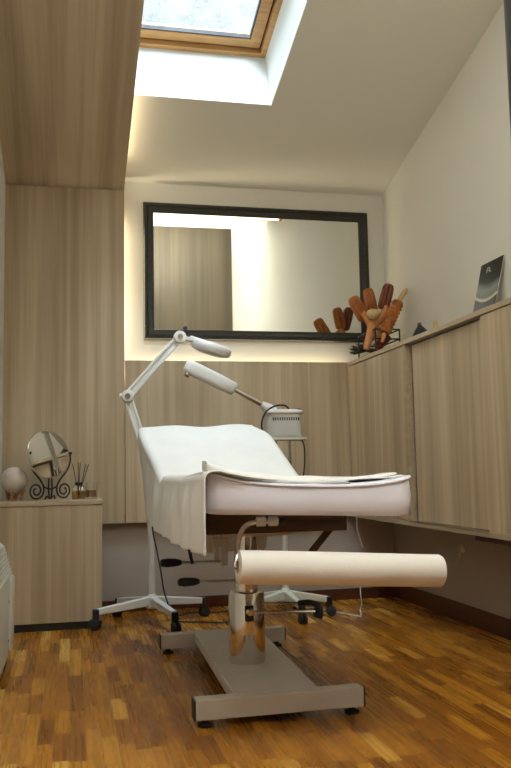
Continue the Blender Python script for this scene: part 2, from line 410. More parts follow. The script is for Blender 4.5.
# ------------------------------------------------------------------ heater on the left wall
ht = thing('convector_heater', (-.33, 3.7, 0), 'cream panel heater with a slanted louvred top at the left edge', 'heater')
hy0, hy1 = 3.30, 4.10
pr = [(XL+.002, .05), (-.268, .05), (-.266, .385), (-.30, .52), (-.325, .545), (XL+.002, .545)]
MB().loops([[(x, y, z) for x, z in pr] for y in (hy0, hy1)]).build('casing', 'heater', ht, bevel=.008, seg=3)
pr2 = [(-.30, .075), (-.255, .06), (-.252, .375), (-.262, .392), (-.30, .392)]
MB().loops([[(x, y, z) for x, z in pr2] for y in (hy1-.16, hy1+.012)]).build('end_cover', 'heater', ht, bevel=.008, seg=3)
gm = MB()
a, b = Vector((-.2645, 0, .397)), Vector((-.300, 0, .528))
for i in range(9):
    p = a.lerp(b, (i+.5)/9)
    gm.box(p.x-.006, p.x+.0015, hy0+.03, hy1-.02, p.z-.0035, p.z+.0035)
gm.build('grille', 'heater', ht)
for z in (.12, .29):
    MB().cyl((-.272, 3.93, z), (-.264, 3.93, z), .006, 10).build('screw', 'black', ht)
for y in (3.5, 3.95):
    MB().box(XL+.03, -.28, y-.015, y+.015, 0, .06).build('foot', 'black', ht, bevel=.004)

# ------------------------------------------------------------------ treatment bed
bed = thing('treatment_bed', (.72, 3.6, 0), 'white padded treatment bed with raised backrest on a chrome column', 'bed')
BXC = .735; HALF = .337
def rrect(x0, x1, y0, y1, r, n=7, sub=True):
    out = []
    for cx, cy_, a0 in ((x1-r, y1-r, 0), (x0+r, y1-r, PI/2), (x0+r, y0+r, PI), (x1-r, y0+r, 1.5*PI)):
        for i in range(n): q = a0 + PI/2*i/(n-1); out.append((cx+r*math.cos(q), cy_+r*math.sin(q)))
    if not sub: return out
    # even out the long straight runs
    res = []
    m = len(out)
    for i in range(m):
        a, b = out[i], out[(i+1) % m]; d = math.dist(a, b); k = max(1, int(d/.05))
        for j in range(k): res.append((a[0]+(b[0]-a[0])*j/k, a[1]+(b[1]-a[1])*j/k))
    return res
def lerp(a, b, t): return a+(b-a)*t
def clamp(t): return max(0., min(1., t))
def sstep(a, b, x): t = clamp((x-a)/(b-a)); return t*t*(3-2*t)
SY0, SY1 = 2.50, 3.74
def seat_top(x, y):
    t = (x-BXC)/HALF
    fr = 1 - sstep(2.5, 3.1, y)
    return .792 - .012*t + (.016 + .020*fr)*abs(t)**3 + .004
def seat_bot(x, y): return .7065 - .036*(x-BXC)
O0 = rrect(BXC-HALF, BXC+HALF, SY0, SY1, .060)
cen = (BXC, (SY0+SY1)/2)
def inset(d):
    sx = (HALF-d)/HALF; L2 = (SY1-SY0)/2; sy2 = (L2-d)/L2
    return [(cen[0]+(x-cen[0])*sx, cen[1]+(y-cen[1])*sy2) for x, y in O0]
loops = []
for d, k in ((.3, 0), (.02, 0), (.006, .05), (0, .18), (-.003, .5), (0, .9), (.002, 1.0)):
    loops.append([(x, y, lerp(seat_bot(x, y), seat_top(x, y), k)) for x, y in inset(d)])
for d, h in ((.012, .006), (.035, .010), (.08, .011), (.15, .008), (.22, .004), (.30, 0)):
    loops.append([(x, y, seat_top(x, y)+h) for x, y in inset(d)])
seat = MB().loops(loops).build('seat_cushion', 'vinyl', bed, sharp=80)
MB().tube([(x, y, seat_top(x, y)+.001) for x, y in inset(-.001)], .0045, 6, smooth=False, closed=True).build('piping', 'vinyl', seat)
# backrest: same kind of pad, hinged at the seat's far end
BL, BA = .56, math.radians(28.5)
BT = Matrix.Translation((0, 3.745, .792)) @ Matrix.Rotation(BA, 4, 'X')
O1 = rrect(-.315, .315, 0, BL, .07)
def inset1(d): return [(x*(.315-d)/.315, BL/2+(y-BL/2)*(BL/2-d)/(BL/2)) for x, y in O1]
loops = []
for d, z in ((.28, -.085), (.02, -.085), (.003, -.075), (0, -.045), (.001, -.012), (.012, -.002), (.04, .004), (.1, .006), (.2, .004), (.28, .002)):
    loops.append([(BXC-.055 + x + .05*(1-y/BL), y, z) for x, y in inset1(d)])
back = MB().loops(loops).build('backrest_cushion', 'vinyl', bed, sharp=80, xf=BT)
# frame under the cushions
fr = MB()
fr.box(.46, .968, 2.88, 3.74, .668, .694)
fr.box(.46, .50, 2.90, 3.74, .632, .670); fr.box(.928, .968, 2.90, 3.74, .632, .670)
fr.box(.46, .968, 2.88, 2.92, .630, .670); fr.box(.46, .968, 3.70, 3.74, .632, .670)
fr.build('wooden_frame', 'darkwood', bed, bevel=.003)
MB().box(.44, .95, .02, BL-.03, -.112, -.086).build('backrest_board', 'darkwood', bed, bevel=.003, xf=BT)
MB().beam((.958, 2.96, .665), (.79, 3.02, .45), .020, .026).build('strut', 'darkwood', bed, bevel=.003)
MB().beam((.55, 3.62, .54), (.84, 3.62, .54), .03, .04).box(.57, .60, 3.60, 3.64, .5, .64).box(.66, .71, 3.60, 3.64, .5, .64).box(.80, .83, 3.60, 3.64, .44, .64).build('bracket', 'greymetal', bed, bevel=.003)
MB().beam((.69, 4.03, .42), (.69, 3.80, .655), .03, .03).beam((.69, 4.03, .42), (.72, 4.13, .80), .025, .025).build('backrest_prop', 'greymetal', bed, bevel=.002)
# column
CXc, CYc = .690, 3.345
MB().lathe([(0, .070), (.02, .0722), (.97, .0722), (.985, .0705), (1, .067)], (CXc, CYc, .092), (CXc, CYc, .372), 40).build('column', 'chrome', bed, sharp=30)
MB().lathe([(0, .046), (1, .046)], (CXc, CYc, .366), (CXc, CYc, .60), 28).build('piston', 'chrome', bed, sharp=30)
MB().box(.56, .86, 3.15, 3.56, .598, .635).build('column_head', 'greymetal', bed, bevel=.004)
# base: wide plate between two cross bars
def bar(x0, x1, y, ang, name='foot_bar'):
    T = Matrix.Translation(((x0+x1)/2, y, 0)) @ Matrix.Rotation(ang, 4, 'Z'); h = (x1-x0)/2
    o = MB().box(-h, h, 0, .06, .026, .092).build(name, 'greymetal', bed, bevel=.003, xf=T)
    for s in (-1, 1):
        MB().box(min(s*h, s*(h+.006)), max(s*h, s*(h+.006)), .0, .06, .026, .092).build('end_cap', 'black', o, bevel=.002, xf=T)
        MB().lathe([(0, .025), (.35, .027), (.45, .012), (1, .010)], (s*(h-.035), .03, 0), (s*(h-.035), .03, .028), 18).build('foot', 'rubber', o, xf=T)
bar(.408, .998, 2.84, .015); bar(.415, 1.013, 4.0, .02)
MB().loops([[(.545, 2.88, z), (.845, 2.88, z), (.885, 4.03, z), (.575, 4.03, z)] for z in (.050, .0935)]).build('base_plate', 'greymetal', bed, bevel=.003)
# pedal lever in front of the column
MB().lathe([(0, .012), (.3, .016), (.7, .016), (1, .010)], (.685, 3.270, .299), (.685, 3.238, .298), 16).build('pedal_clamp', 'chrome', bed)
MB().box(.668, .702, 3.262, 3.290, .262, .322).build('pedal_pivot', 'black', bed, bevel=.004)
MB().tube([(.69, 3.256, .298), (.955, 3.256, .286)], .0062, 10, smooth=False).tube([(.755, 3.33, .318), (.90, 3.31, .313)], .0062, 10, smooth=False).build('pedal_rod', 'chrome', bed)
MB().tube([(.895, 3.31, .314), (.935, 3.295, .318), (.968, 3.28, .306), (.965, 3.262, .285), (.958, 3.256, .262)], lambda t: .011+.009*sstep(.3, .8, t), 12).build('pedal_grip', 'black', bed)
# hand levers under the backrest
def lever(p, q, rodr=.006):
    p, q = Vector(p), Vector(q); d = (q-p).normalized()
    o = MB().cyl(p + d*.05, q, rodr, 10).build('lever', 'brushed', bed)
    L = .10
    MB().lathe([(0, .008), (.05, .016), (.3, .021), (.7, .019), (.92, .014), (1, .010)], p, p+d*L, 16).build('lever_handle', 'black', o)
lever((.402, 3.90, .433), (.70, 3.90, .430)); lever((.478, 3.86, .348), (.765, 3.86, .345))
MB().box(.685, .715, 3.87, 3.93, .41, .64).build('lever_bracket', 'greymetal', bed, bevel=.003)
MB().tube([(.53, 3.9, .56), (.535, 3.89, .50), (.55, 3.88, .425)], .008, 10).build('release_rod', 'iron', bed)
# chrome holder for the paper roll, clamped under the foot end
rb = MB().tube([(.66, 2.66, .684), (.585, 2.66, .682), (.545, 2.645, .670), (.515, 2.60, .635), (.500, 2.55, .59), (.492, 2.535, .562), (.515, 2.535, .556), (.60, 2.535, .551), (1.10, 2.535, .521)], .0085, 12).build('roll_holder', 'chrome', bed)
for x in (.600, .640): MB().cyl((x-.014, 2.66, .684), (x+.016, 2.66, .684), .0155, 18).build('holder_clamp', 'whiteplastic', rb, bevel=.002)
MB().cyl((.662, 2.66, .684), (.683, 2.66, .684), .0145, 18).build('holder_cap', 'black', rb, bevel=.003)
MB().tube([(.914, 2.62, .693), (.913, 2.62, .66), (.918, 2.615, .63), (.926, 2.61, .592)], .0022, 6).build('loose_thread', 'cordwhite', bed)

# paper roll
pa, pb = Vector((.498, 2.535, .557)), Vector((1.165, 2.535, .517))
tag(MB().lathe([(0, .020), (0, .046), (.004, .0515), (.5, .0520), (.985, .0510), (.996, .047), (1, .040), (1, .020), (.995, .020), (.4, .020), (0, .020)], pa, pb, 40, cap=False).build('paper_roll', 'paper', base=(.83, 2.535, .48), sharp=60),
    'long white paper roll hanging under the foot end of the bed', 'paper roll')

# ------------------------------------------------------------------ white sheet over backrest and left side
def back_pt(y):          # surface height of the bed under the sheet at depth y
    if y <= 3.70: return None
    return .80 + (y-3.745)*math.tan(BA)
NV, NU = 90, 64
sh = MB(); G = []
Ltop = []
# profile along the bed: list of (y, z) by arc length: seat, hinge, backrest, tucked over its end
cosb, sinb = math.cos(BA), math.sin(BA)
def prof_pt(s):
    if s < 1.27: return Vector((0, 2.475+s, 0)), 0
    q = s-1.27
    if q < BL+.02: return Vector((0, 3.745+q*cosb, q*sinb)), q/BL
    w = q-BL-.02
    a = min(w/.04, 1)*PI*.55
    e = Vector((0, 3.745+(BL+.02)*cosb, (BL+.02)*sinb))
    return e + Vector((0, .035*math.sin(a), -.035*(1-math.cos(a)))) + Vector((0, .0, -max(0, w-.04)*.9)), 1
STOT = 1.27+BL+.02+.14
for i in range(NV+1):
    s = STOT*i/NV; p, q = prof_pt(s); row = []
    y = p.y
    blend = sstep(1.13, 1.38, s)
    xr = lerp(1.045, .99, q) if blend > 0 else 1.045
    if q >= .8: xr -= .06*((q-.8)/.2)**2
    xl = lerp(.402, .348, sstep(0, 1, q)) - .004
    # hanging length on the left
    f = clamp((y-2.5)/1.75)
    zbot = .600 - .016*math.sin(f*PI) + .004*math.sin(f*17)
    zf = zbot
    ztop = (lerp(seat_top(xl+.05, min(y, 3.6))+.012, 0, 0) if blend == 0 else None)
    for j in range(NU+1):
        u = j/NU
        if u < .5:        # flat on top, right to left
            x = lerp(xr, xl+.02, u*2)
            zs = seat_top(max(BXC-HALF+.0, min(BXC+HALF, x)), y) + .015
            zb = .792 + p.z + .013
            z = lerp(zs, zb, blend) if blend < 1 else zb
            t = abs(x-.67)/.33
            z += .004*math.sin(7*x+9*y)*blend - .010*clamp(t)**6*blend + .0025*math.sin(23*x-4*y)*q
            if q >= 1: z += .003*math.sin(16*x)*(1-2*abs(u-.25))
            row.append((x, y + .11*sstep(0, .8, 1-u*2)*(1-sstep(2.49, 2.9, y)), z)); zl = z
        else:             # over the edge and down the left side
            w = (u-.5)*2
            drop = zl - zf
            k = min(w/.12, 1)
            if w < .12:
                a = k*PI/2; x = xl+.02-.026*math.sin(a); z = zl - .022*(1-math.cos(a))
            else:
                h = (w-.12)/.88; z = lerp(zl-.022, zf, h)
                fold = (math.sin(y*21+1.1)*.6 + math.sin(y*37+.4+h*1.2)*.35 + math.sin(y*11)*.4)
                x = lerp(xl-.006, .392, h**.7) + .011*(fold-1.0)*sstep(0, .5, h)*sstep(-.01, .06, f)
            row.append((x, y, z))
    G.append([sh.bm.verts.new(v) for v in row])
for a, b in zip(G, G[1:]):
    for j in range(NU): sh.bm.faces.new((a[j], a[j+1], b[j+1], b[j]))
so = sh.build('bed_sheet', 'sheet', base=(.7, 3.5, .6), sharp=180)
md = so.modifiers.new('thick', 'SOLIDIFY'); md.thickness = .006; md.offset = 1
tag(so, 'white cotton sheet over the raised backrest hanging down the left side', 'sheet')

# folded towel along the foot edge, thicker on the left
tw = MB(); L = []
for i in range(41):
    t = i/40; x = lerp(.402, .862, t)
    base = seat_top(min(x, BXC+HALF), 2.52) + .008 - .006*math.sin(t*PI)
    hgt = lerp(.028, .018, t)*(1-.75*sstep(.93, 1, t))
    y0 = 2.502 + .020*math.sin(t*PI)*.4 + .01*t; y1 = 2.60 + .10*t
    sec = []
    for yy, zz in ((y1, 0), (y0+.012, 0), (y0+.002, .25), (y0, .5), (y0+.002, .78), (y0+.012, 1), (y1, 1)):
        lift = .010 if yy < 2.6 else .014
        sec.append((x, yy, (base if yy < 2.6 else seat_top(min(x, BXC+HALF), y1)+.012) + zz*hgt + .002*math.sin(30*x+zz*3)))
    L.append(sec)
tag(tw.loops(L).build('folded_towel', 'sheet', base=(.63, 2.6, .8), sharp=60), 'flat folded white towel along the foot edge of the bed', 'towel')
# loose cover arching up at the right corner of the foot end
cv = MB(); rows = []
for i in range(31):
    t = i/30; x = lerp(.80, 1.046, t)
    row = []
    for j in range(13):
        v = j/12; y = lerp(2.53+.02*abs(t-.5), 2.98, v)
        hump = .009*math.sin(PI*clamp(t*1.12))**1.2*(1-.55*v)
        row.append((x, y, seat_top(x, y) + .0125 + hump - .003*t))
    rows.append([cv.bm.verts.new(p) for p in row])
for a, b in zip(rows, rows[1:]):
    for j in range(12): cv.bm.faces.new((a[j], a[j+1], b[j+1], b[j]))
co = cv.build('bed_cover', 'sheet', base=(.92, 2.7, .8), sharp=180)
md = co.modifiers.new('thick', 'SOLIDIFY'); md.thickness = .004; md.offset = 1
tag(co, 'thin white cover arching loosely over the right corner of the bed', 'cover')

# ------------------------------------------------------------------ five-star bases
def star_base(root, cx, cy_, R, angles, mname):
    MB().lathe([(0, .030), (.1, .036), (.75, .034), (.9, .024), (1, .020)], (cx, cy_, .085), (cx, cy_, .165), 24).build('hub', mname, root, sharp=30)
    for a in angles:
        a = math.radians(a); d = Vector((math.cos(a), math.sin(a), 0)); c = Vector((cx, cy_, 0))
        lg = MB().beam(c + d*.025 + Vector((0, 0, .125)), c + d*(R-.005) + Vector((0, 0, .095)), .040, .050, w2=.030, h2=.034).build('leg', mname, root, bevel=.005)
        e = c + d*R
        cs = MB().box(-.018, .018, -.017, .017, .05, .112, Matrix.Translation(e)).build('caster', 'black', lg, bevel=.006)
        n = Vector((-d.y, d.x, 0)); w = MB()
        ce = e + d*.012 + Vector((0, 0, .029))
        for s in (-1, 1):
            w.lathe([(0, .024), (.15, .029), (.85, .029), (1, .024)], ce + n*(s*.006), ce + n*(s*.021), 22)
        w.build('caster_wheel', 'rubber', cs)

# magnifier lamp
LXc, LYc = .452, 4.83
lamp = thing('magnifier_lamp', (LXc, LYc, 0), 'white jointed magnifier lamp on a wheeled stand behind the bed', 'lamp')
star_base(lamp, LXc, LYc, .33, (197, 286, 22, 122), 'white')
MB().lathe([(0, .019), (1, .0165)], (LXc, LYc, .15), (LXc-.012, LYc, .90), 20).build('pole', 'white', lamp)
pT, pE, pJ = Vector((LXc-.012, LYc-.02, .90)), Vector((.315, 4.80, 1.285)), Vector((.617, 4.78, 1.628))
MB().lathe([(0, .024), (1, .024)], pT + Vector((0, .025, -.05)), pT + Vector((0, .025, .03)), 18).build('pole_collar', 'whiteplastic', lamp, bevel=.003)
def arm(a, b, name='arm'):
    a, b = Vector(a), Vector(b); d = (b-a).normalized(); n = d.cross(Vector((0, 1, 0))).normalized()
    m = MB()
    for s in (-1, 1): m.beam(a + n*s*.017, b + n*s*.017, .016, .018, upv=(0, 1, 0))
    m.beam(a, b, .020, .008, upv=(0, 1, 0))
    return m.build(name, 'white', lamp, bevel=.003)
arm(pT, pE); arm(pE, pJ)
def joint(p, r=.034):
    o = MB().cyl(p - Vector((0, .024, 0)), p + Vector((0, .024, 0)), r, 24).build('joint', 'whiteplastic', lamp, bevel=.004)
    MB().cyl(p - Vector((0, .032, 0)), p - Vector((0, .022, 0)), r*.45, 14).build('bolt', 'silver', o)
    return o
joint(pT, .022); joint(pE); joint(pJ, .036)
MB().cyl(pE + Vector((-.045, 0, .004)), pE + Vector((-.018, 0, .002)), .013, 14).build('tension_knob', 'whiteplastic', lamp, bevel=.003)
MB().lathe([(0, .006), (.6, .006), (.65, .014), (1, .012)], pJ + Vector((.028, 0, .018)), pJ + Vector((.033, 0, .062)), 14).build('thumb_screw', 'black', lamp)
# head: shallow drum with lens, edge-on to the viewer and tipped forward
hd = Matrix.Translation((.785, 4.765, 1.567)) @ Matrix.Rotation(math.radians(17), 4, 'Y') @ Matrix.Rotation(math.radians(6), 4, 'X')
head = MB().lathe([(0, .088), (.1, .112), (.35, .120), (.75, .120), (.92, .112), (1, .096)], (0, 0, -.030), (0, 0, .030), 44).build('lamp_head', 'whiteplastic', lamp, xf=hd @ Matrix.Translation((.015, 0, 0)) @ Matrix.Diagonal((1, .9, 1, 1)))
MB().lathe([(0, .082), (1, .086)], (0, 0, -.034), (0, 0, -.028), 36).build('lens', 'glass', head, xf=hd @ Matrix.Translation((.015, 0, 0)))
MB().box(-.125, -.05, -.03, .03, .0, .034).build('head_mount', 'whiteplastic', lamp, bevel=.008, xf=hd)
MB().beam(pJ + Vector((.015, 0, 0)), hd @ Vector((-.10, 0, .014)), .022, .022).build('head_bracket', 'whiteplastic', lamp, bevel=.003)
# its mains lead
tag(MB().tube([(.455, 4.80, .62), (.452, 4.76, .52), (.470, 4.74, .42), (.492, 4.73, .30), (.507, 4.73, .20), (.53, 4.72, .12), (.56, 4.74, .03), (.62, 4.80, .006), (.72, 4.76, .006), (.85, 4.70, .006), (.98, 4.78, .006), (1.10, 4.95, .006)], .0042, 8).build('power_cord', 'rubber', base=(.5, 4.74, 0)),
    'thin black power cord hanging beside the white lamp pole', 'cord')
tag(MB().tube([(.63, 5.02, .005), (.72, 5.10, .005), (.85, 5.05, .005), (1.0, 5.12, .005), (1.15, 5.22, .005)], .0042, 8).build('floor_cable', 'rubber', base=(.9, 5.1, 0)),
    'black cable lying on the floor near the back wall', 'cable')

# facial steamer
SXc, SYc = 1.225, 4.80
st = thing('facial_steamer', (SXc, SYc, 0), 'white facial steamer with a long arm on a wheeled stand behind the bed', 'steamer')
star_base(st, SXc, SYc, .25, (-12, 60, 132, 204, 276), 'white_warm')
MB().lathe([(0, .018), (1, .016)], (SXc, SYc, .15), (SXc, SYc, .72), 20).build('pole', 'white_warm', st)
MB().box(1.15, 1.31, 4.72, 4.86, .70, .716).build('support_plate', 'white_warm', st, bevel=.003)
for dx, dy in ((-.055, -.05), (.03, -.05), (.055, .04), (-.05, .04)):
    MB().cyl((SXc+dx, SYc+dy, .712), (SXc+dx, SYc+dy, 1.030), .0105, 14).build('chrome_post', 'chrome', st)
sb = (1.114, 1.328, 4.68, 4.86)
def rloop(x0, x1, y0, y1, r, z): return [(x, y, z) for x, y in rrect(x0, x1, y0, y1, r, 7, False)]
b = MB().loops([rloop(sb[0]+d, sb[1]-d, sb[2]+d, sb[3]-d, .05, z) for d, z in ((.006, 1.035), (.001, 1.041), (0, 1.055), (.002, 1.172), (.002, 1.174))]).build('tank', 'greyplastic', st, sharp=50)
MB().loops([rloop(sb[0]+d, sb[1]-d, sb[2]+d, sb[3]-d, .05, z) for d, z in ((-.002, 1.175), (-.004, 1.178), (-.003, 1.190), (.006, 1.198), (.03, 1.201))]).build('tank_lid', 'whiteplastic', st, sharp=50)
MB().loops([rloop(1.108, 1.350, 4.67, 4.87, .03, z) for z in (1.021, 1.034)]).build('tray', 'white_warm', st, bevel=.002)
for k in range(12):
    x = 1.140 + k*.0138
    MB().box(x, x+.0065, 4.6795, 4.684, 1.134, 1.152).build('vent_slot', 'black', b)
MB().box(1.312, 1.326, 4.74, 4.79, 1.197, 1.208).build('lid_tab', 'black', st, bevel=.002)
# arm
A0, A1 = Vector((1.150, 4.74, 1.195)), Vector((1.086, 4.735, 1.234))
MB().lathe([(0, .034), (.3, .036), (1, .020)], Vector((1.160, 4.745, 1.184)), A1, 24).build('arm_socket', 'whiteplastic', st)
B0, B1 = Vector((.928, 4.725, 1.318)), Vector((.638, 4.705, 1.456))
MB().cyl(A1 + (A0-A1)*.1, B0 + (B1-B0)*.03, .0145, 16).cyl(A1, A1.lerp(B0, .55), .0175, 16).build('arm_tube', 'chrome', st)
dB = (B1-B0).normalized(); L = []
nx = dB.cross(Vector((0, 1, 0))).normalized(); ny = Vector((0, 1, 0))
for t, w, h in ((0, .026, .030), (.02, .032, .037), (.3, .034, .041), (.75, .034, .042), (.93, .032, .040), (.985, .026, .033), (1, .018, .022)):
    c = B0.lerp(B1, t)
    L.append([c + nx*h*math.copysign(abs(math.cos(q))**.6, math.cos(q)) + ny*w*math.copysign(abs(math.sin(q))**.6, math.sin(q)) for q in (2*PI*i/28 for i in range(28))])
hood = MB().loops(L).build('steam_arm', 'whiteplastic', st, sharp=50)
nz = nx if nx.z < 0 else -nx
MB().lathe([(0, .020), (.6, .020), (1, .012)], B1 - dB*.035 + nz*.036, B1 - dB*.030 + nz*.060, 18).build('nozzle', 'silver', hood)
tag(MB().tube([(1.245, 4.71, 1.204), (1.215, 4.69, 1.222), (1.15, 4.665, 1.216), (1.095, 4.655, 1.180), (1.068, 4.655, 1.115), (1.085, 4.66, 1.045), (1.14, 4.665, .96), (1.20, 4.67, .87), (1.22, 4.67, .74)], .0052, 8).build('power_cord', 'rubber', base=(1.15, 4.66, .8)),
    'black cord looping over the left side of the steamer tank', 'cord')
tag(MB().tube([(1.312, 4.685, 1.022), (1.325, 4.68, .98), (1.326, 4.68, .91), (1.318, 4.68, .83), (1.305, 4.70, .76), (1.28, 4.74, .722)], .0046, 8).build('power_cord', 'rubber', base=(1.32, 4.7, 0)),
    'black lead hanging straight down right of the steamer posts', 'cord')

# ------------------------------------------------------------------ things on the low cabinet
TZ = .702
gl = thing('globe_lamp', (-.318, 5.0, TZ), 'small round moon-like globe lamp on crossed wooden feet', 'lamp')
MB().ball((-.318, 5.0, .819), .075, 32).build('globe', 'moon', gl)
g = MB()
for a in (.35, .35+2*PI/3, .35+4*PI/3):
    d = Vector((math.cos(a), math.sin(a), 0)); o = Vector((-.318, 5.0, 0))
    g.beam(o - d*.02 + Vector((0, 0, .712)), o + d*.066 + Vector((0, 0, .762)), .014, .018)
    g.beam(o + d*.040 + Vector((0, 0, .703)), o + d*.056 + Vector((0, 0, .758)), .014, .012, upv=(-d.y, d.x, 0))
g.build('wooden_stand', 'beech', gl, bevel=.002)

vm = thing('vanity_mirror', (-.115, 4.97, TZ), 'round tilting vanity mirror on a black wrought iron scroll stand', 'mirror')
mc = Vector((-.128, 4.965, .966))
n = Vector((.56, -.81, .16)).normalized()
dk = MB().lathe([(0, .138), (.2, .1405), (.8, .1405), (1, .138)], mc + n*.003, mc - n*.010, 56).build('mirror_rim', 'silver', vm)
MB().lathe([(0, .1345), (1, .1345)], mc + n*.0045, mc + n*.002, 56).build('mirror_glass', 'mirror', vm)
ir = MB(); ax = Vector((n.y*-1, n.x, 0)).normalized(); ax = Vector((.80, .60, 0)).normalized()
P0 = Vector((-.115, 4.985, TZ+.002))
def sp(sx, pts, base=P0): return [base + ax*(sx*p[0]) + Vector((0, 0, p[1])) for p in pts]
def scroll(sx, cx, cz, r0, turns, n_=22):
    return [(cx + r0*(1-.72*i/n_)*math.cos(-PI/2 + 2*PI*turns*i/n_), cz + r0*(1-.72*i/n_)*math.sin(-PI/2 + 2*PI*turns*i/n_)) for i in range(n_+1)]
for sx in (-1, 1):
    # arm from the mirror pivot, curving in to the foot, then a scroll outwards
    arm_ = [(.137, .268), (.139, .22), (.118, .168), (.070, .115), (.045, .07), (.055, .025), (.085, .008)]
    ir.tube(sp(sx, arm_ + scroll(sx, .095, .052, .046, 1.45)[1:]), .0052, 8)
for s in (-1, 1): ir.tube([P0 + ax*(s*.006) + Vector((0, 0, .004)), P0 + ax*(s*.012) + Vector((0, 0, .06)), P0 + ax*(s*.010) + Vector((0, 0, .12))], .005, 8)
ir.tube(sp(1, [(-.05, .075), (0, .06), (.05, .075)]), .0048, 8)
ir.tube([P0 + Vector((0, 0, .006)), P0 + Vector((.02, .05, .02)), P0 + Vector((.025, .085, .005))], .005, 8)
ir.tube([P0 + Vector((0, 0, .006)), P0 + Vector((-.02, -.05, .02)), P0 + Vector((-.025, -.08, .006))], .005, 8)
for sx in (-1, 1): ir.cyl(P0 + ax*(sx*.146) + Vector((0, 0, .266)), P0 + ax*(sx*.128) + Vector((0, -.012, .266)), .008, 10)
ir.build('scroll_stand', 'iron', vm)

df = thing('reed_diffuser', (.045, 4.93, TZ), 'small glass reed diffuser with dark sticks beside the vanity mirror', 'diffuser')
MB().loops([rloop(.008+d, .082-d, 4.895+d, 4.965-d, .012, z) for d, z in ((.002, .7025), (0, .706), (0, .770), (.010, .780), (.024, .784), (.024, .795))]).build('bottle', 'glass', df, sharp=50)
MB().loops([rloop(.012, .078, 4.899, 4.961, .010, z) for z in (.707, .748)]).build('oil', 'amber', df)
MB().cyl((.045, 4.93, .784), (.045, 4.93, .800), .023, 18).build('collar', 'black', df, bevel=.002)
for dx, dy, tx in ((-.006, 0, -.035), (0, .006, -.004), (.004, -.005, .008), (.006, 0, .055), (.002, .002, .040)):
    MB().cyl((.045-dx*.5, 4.93+dy, .712), (.045+tx, 4.93+dy*2, .915-abs(tx)*.25), .0023, 8).build('reed', 'iron', df)
cjar = thing('candle_jar', (.115, 4.96, TZ), 'short clear glass jar behind the reed diffuser', 'jar')
MB().lathe([(0, .030), (.04, .034), (1, .034), (1, .031), (.08, .031), (.08, 0.0005)], (.118, 4.97, .7025), (.118, 4.97, .797), 28).build('glass_wall', 'glass', cjar, sharp=40)
MB().cyl((.118, 4.97, .712), (.118, 4.97, .752), .0295, 24).build('wax', 'beech', cjar)

# ------------------------------------------------------------------ things on the wall cabinet
CZ = 1.549
rk = MB()
def wire(*p): rk.tube(p, .0050, 8, smooth=False)
RX0, RX1, RY0, RY1, RT = 1.815, 1.972, 4.755, 5.06, 1.694
cs_ = ((RX0, RY0), (RX1, RY0), (RX1, RY1), (RX0, RY1))
for h in (RT, 1.635, CZ+.006):
    for i in range(4): wire((*cs_[i], h), (*cs_[(i+1) % 4], h))
for x, y in cs_: wire((x, y, RT), (x, y, CZ+.004))
for y in (4.83, 4.91, 4.99): wire((RX0, y, CZ+.006), (RX1, y, CZ+.006))
tag(rk.build('wire_rack', 'iron', base=(1.93, 4.77, CZ)), 'black wire rack holding wooden massage tools on the wall cabinet', 'rack')

def ribbed(n, r, deep=.20):
    out = [(0, r*.35), (.02, r*.8)]
    for k in range(n*6+1):
        t = .04 + .92*k/(n*6); out.append((t, r*(1-deep*(.5+.5*math.cos(2*PI*k/6)))))
    return out + [(.98, r*.8), (1, r*.35)]
def fluted(r): return [(0, r*.3), (.03, r*.8), (.10, r), (.5, r*1.04), (.85, r*.95), (.96, r*.75), (1, r*.3)]
def roller(label, a, b, body_r, kind, m, tail=None, hm='tan', tip=None):
    a, b = Vector(a), Vector(b); d = (b-a).normalized()
    t = thing('massage_roller', (min(a.x, 2.0), a.y, CZ), label, 'massage tool', 'wooden massage tools in the wire rack')
    if kind == 'ribbed': MB().lathe(ribbed(8, body_r), a, b, 28).build('ribbed_body', m, t, sharp=70)
    else: MB().lathe(fluted(body_r), a, b, 40, lobes=8, depth=.36).build('fluted_body', m, t, sharp=70)
    if tail is not None:
        MB().lathe([(0, .011), (.25, .014), (.7, .012), (1, .010)], a + d*.005, Vector(tail), 16).build('handle', hm, t)
    if tip is not None:
        MB().lathe([(0, .012), (.3, .016), (.8, .0145), (1, .008)], b - d*.005, Vector(tip), 16).build('grip', 'palewood', t)
    return t
roller('wide grooved brown roller leaning left, in the middle of the fan', (1.808, 4.90, 1.775), (1.722, 4.90, 1.922), .042, 'fluted', 'roller_a', tail=(1.90, 4.88, 1.63))
roller('grooved chestnut roller standing almost upright in the rack', (1.884, 4.97, 1.84), (1.852, 4.97, 1.995), .038, 'fluted', 'roller_a', tail=(1.93, 4.93, 1.63))
roller('dark red grooved roller standing highest in the rack', (1.926, 4.90, 1.845), (1.975, 4.90, 2.012), .039, 'fluted', 'roller_b', tail=(1.89, 4.86, 1.63))
roller('ribbed roller with a pale grip leaning right against the wall', (1.868, 4.74, 1.668), (1.968, 4.74, 1.868), .040, 'ribbed', 'roller_a', tip=(2.025, 4.74, 1.948), tail=(1.852, 4.74, 1.612))
roller('dark ribbed roller lying low inside the rack', (1.855, 4.86, 1.592), (1.935, 4.84, 1.670), .032, 'ribbed', 'roller_b')
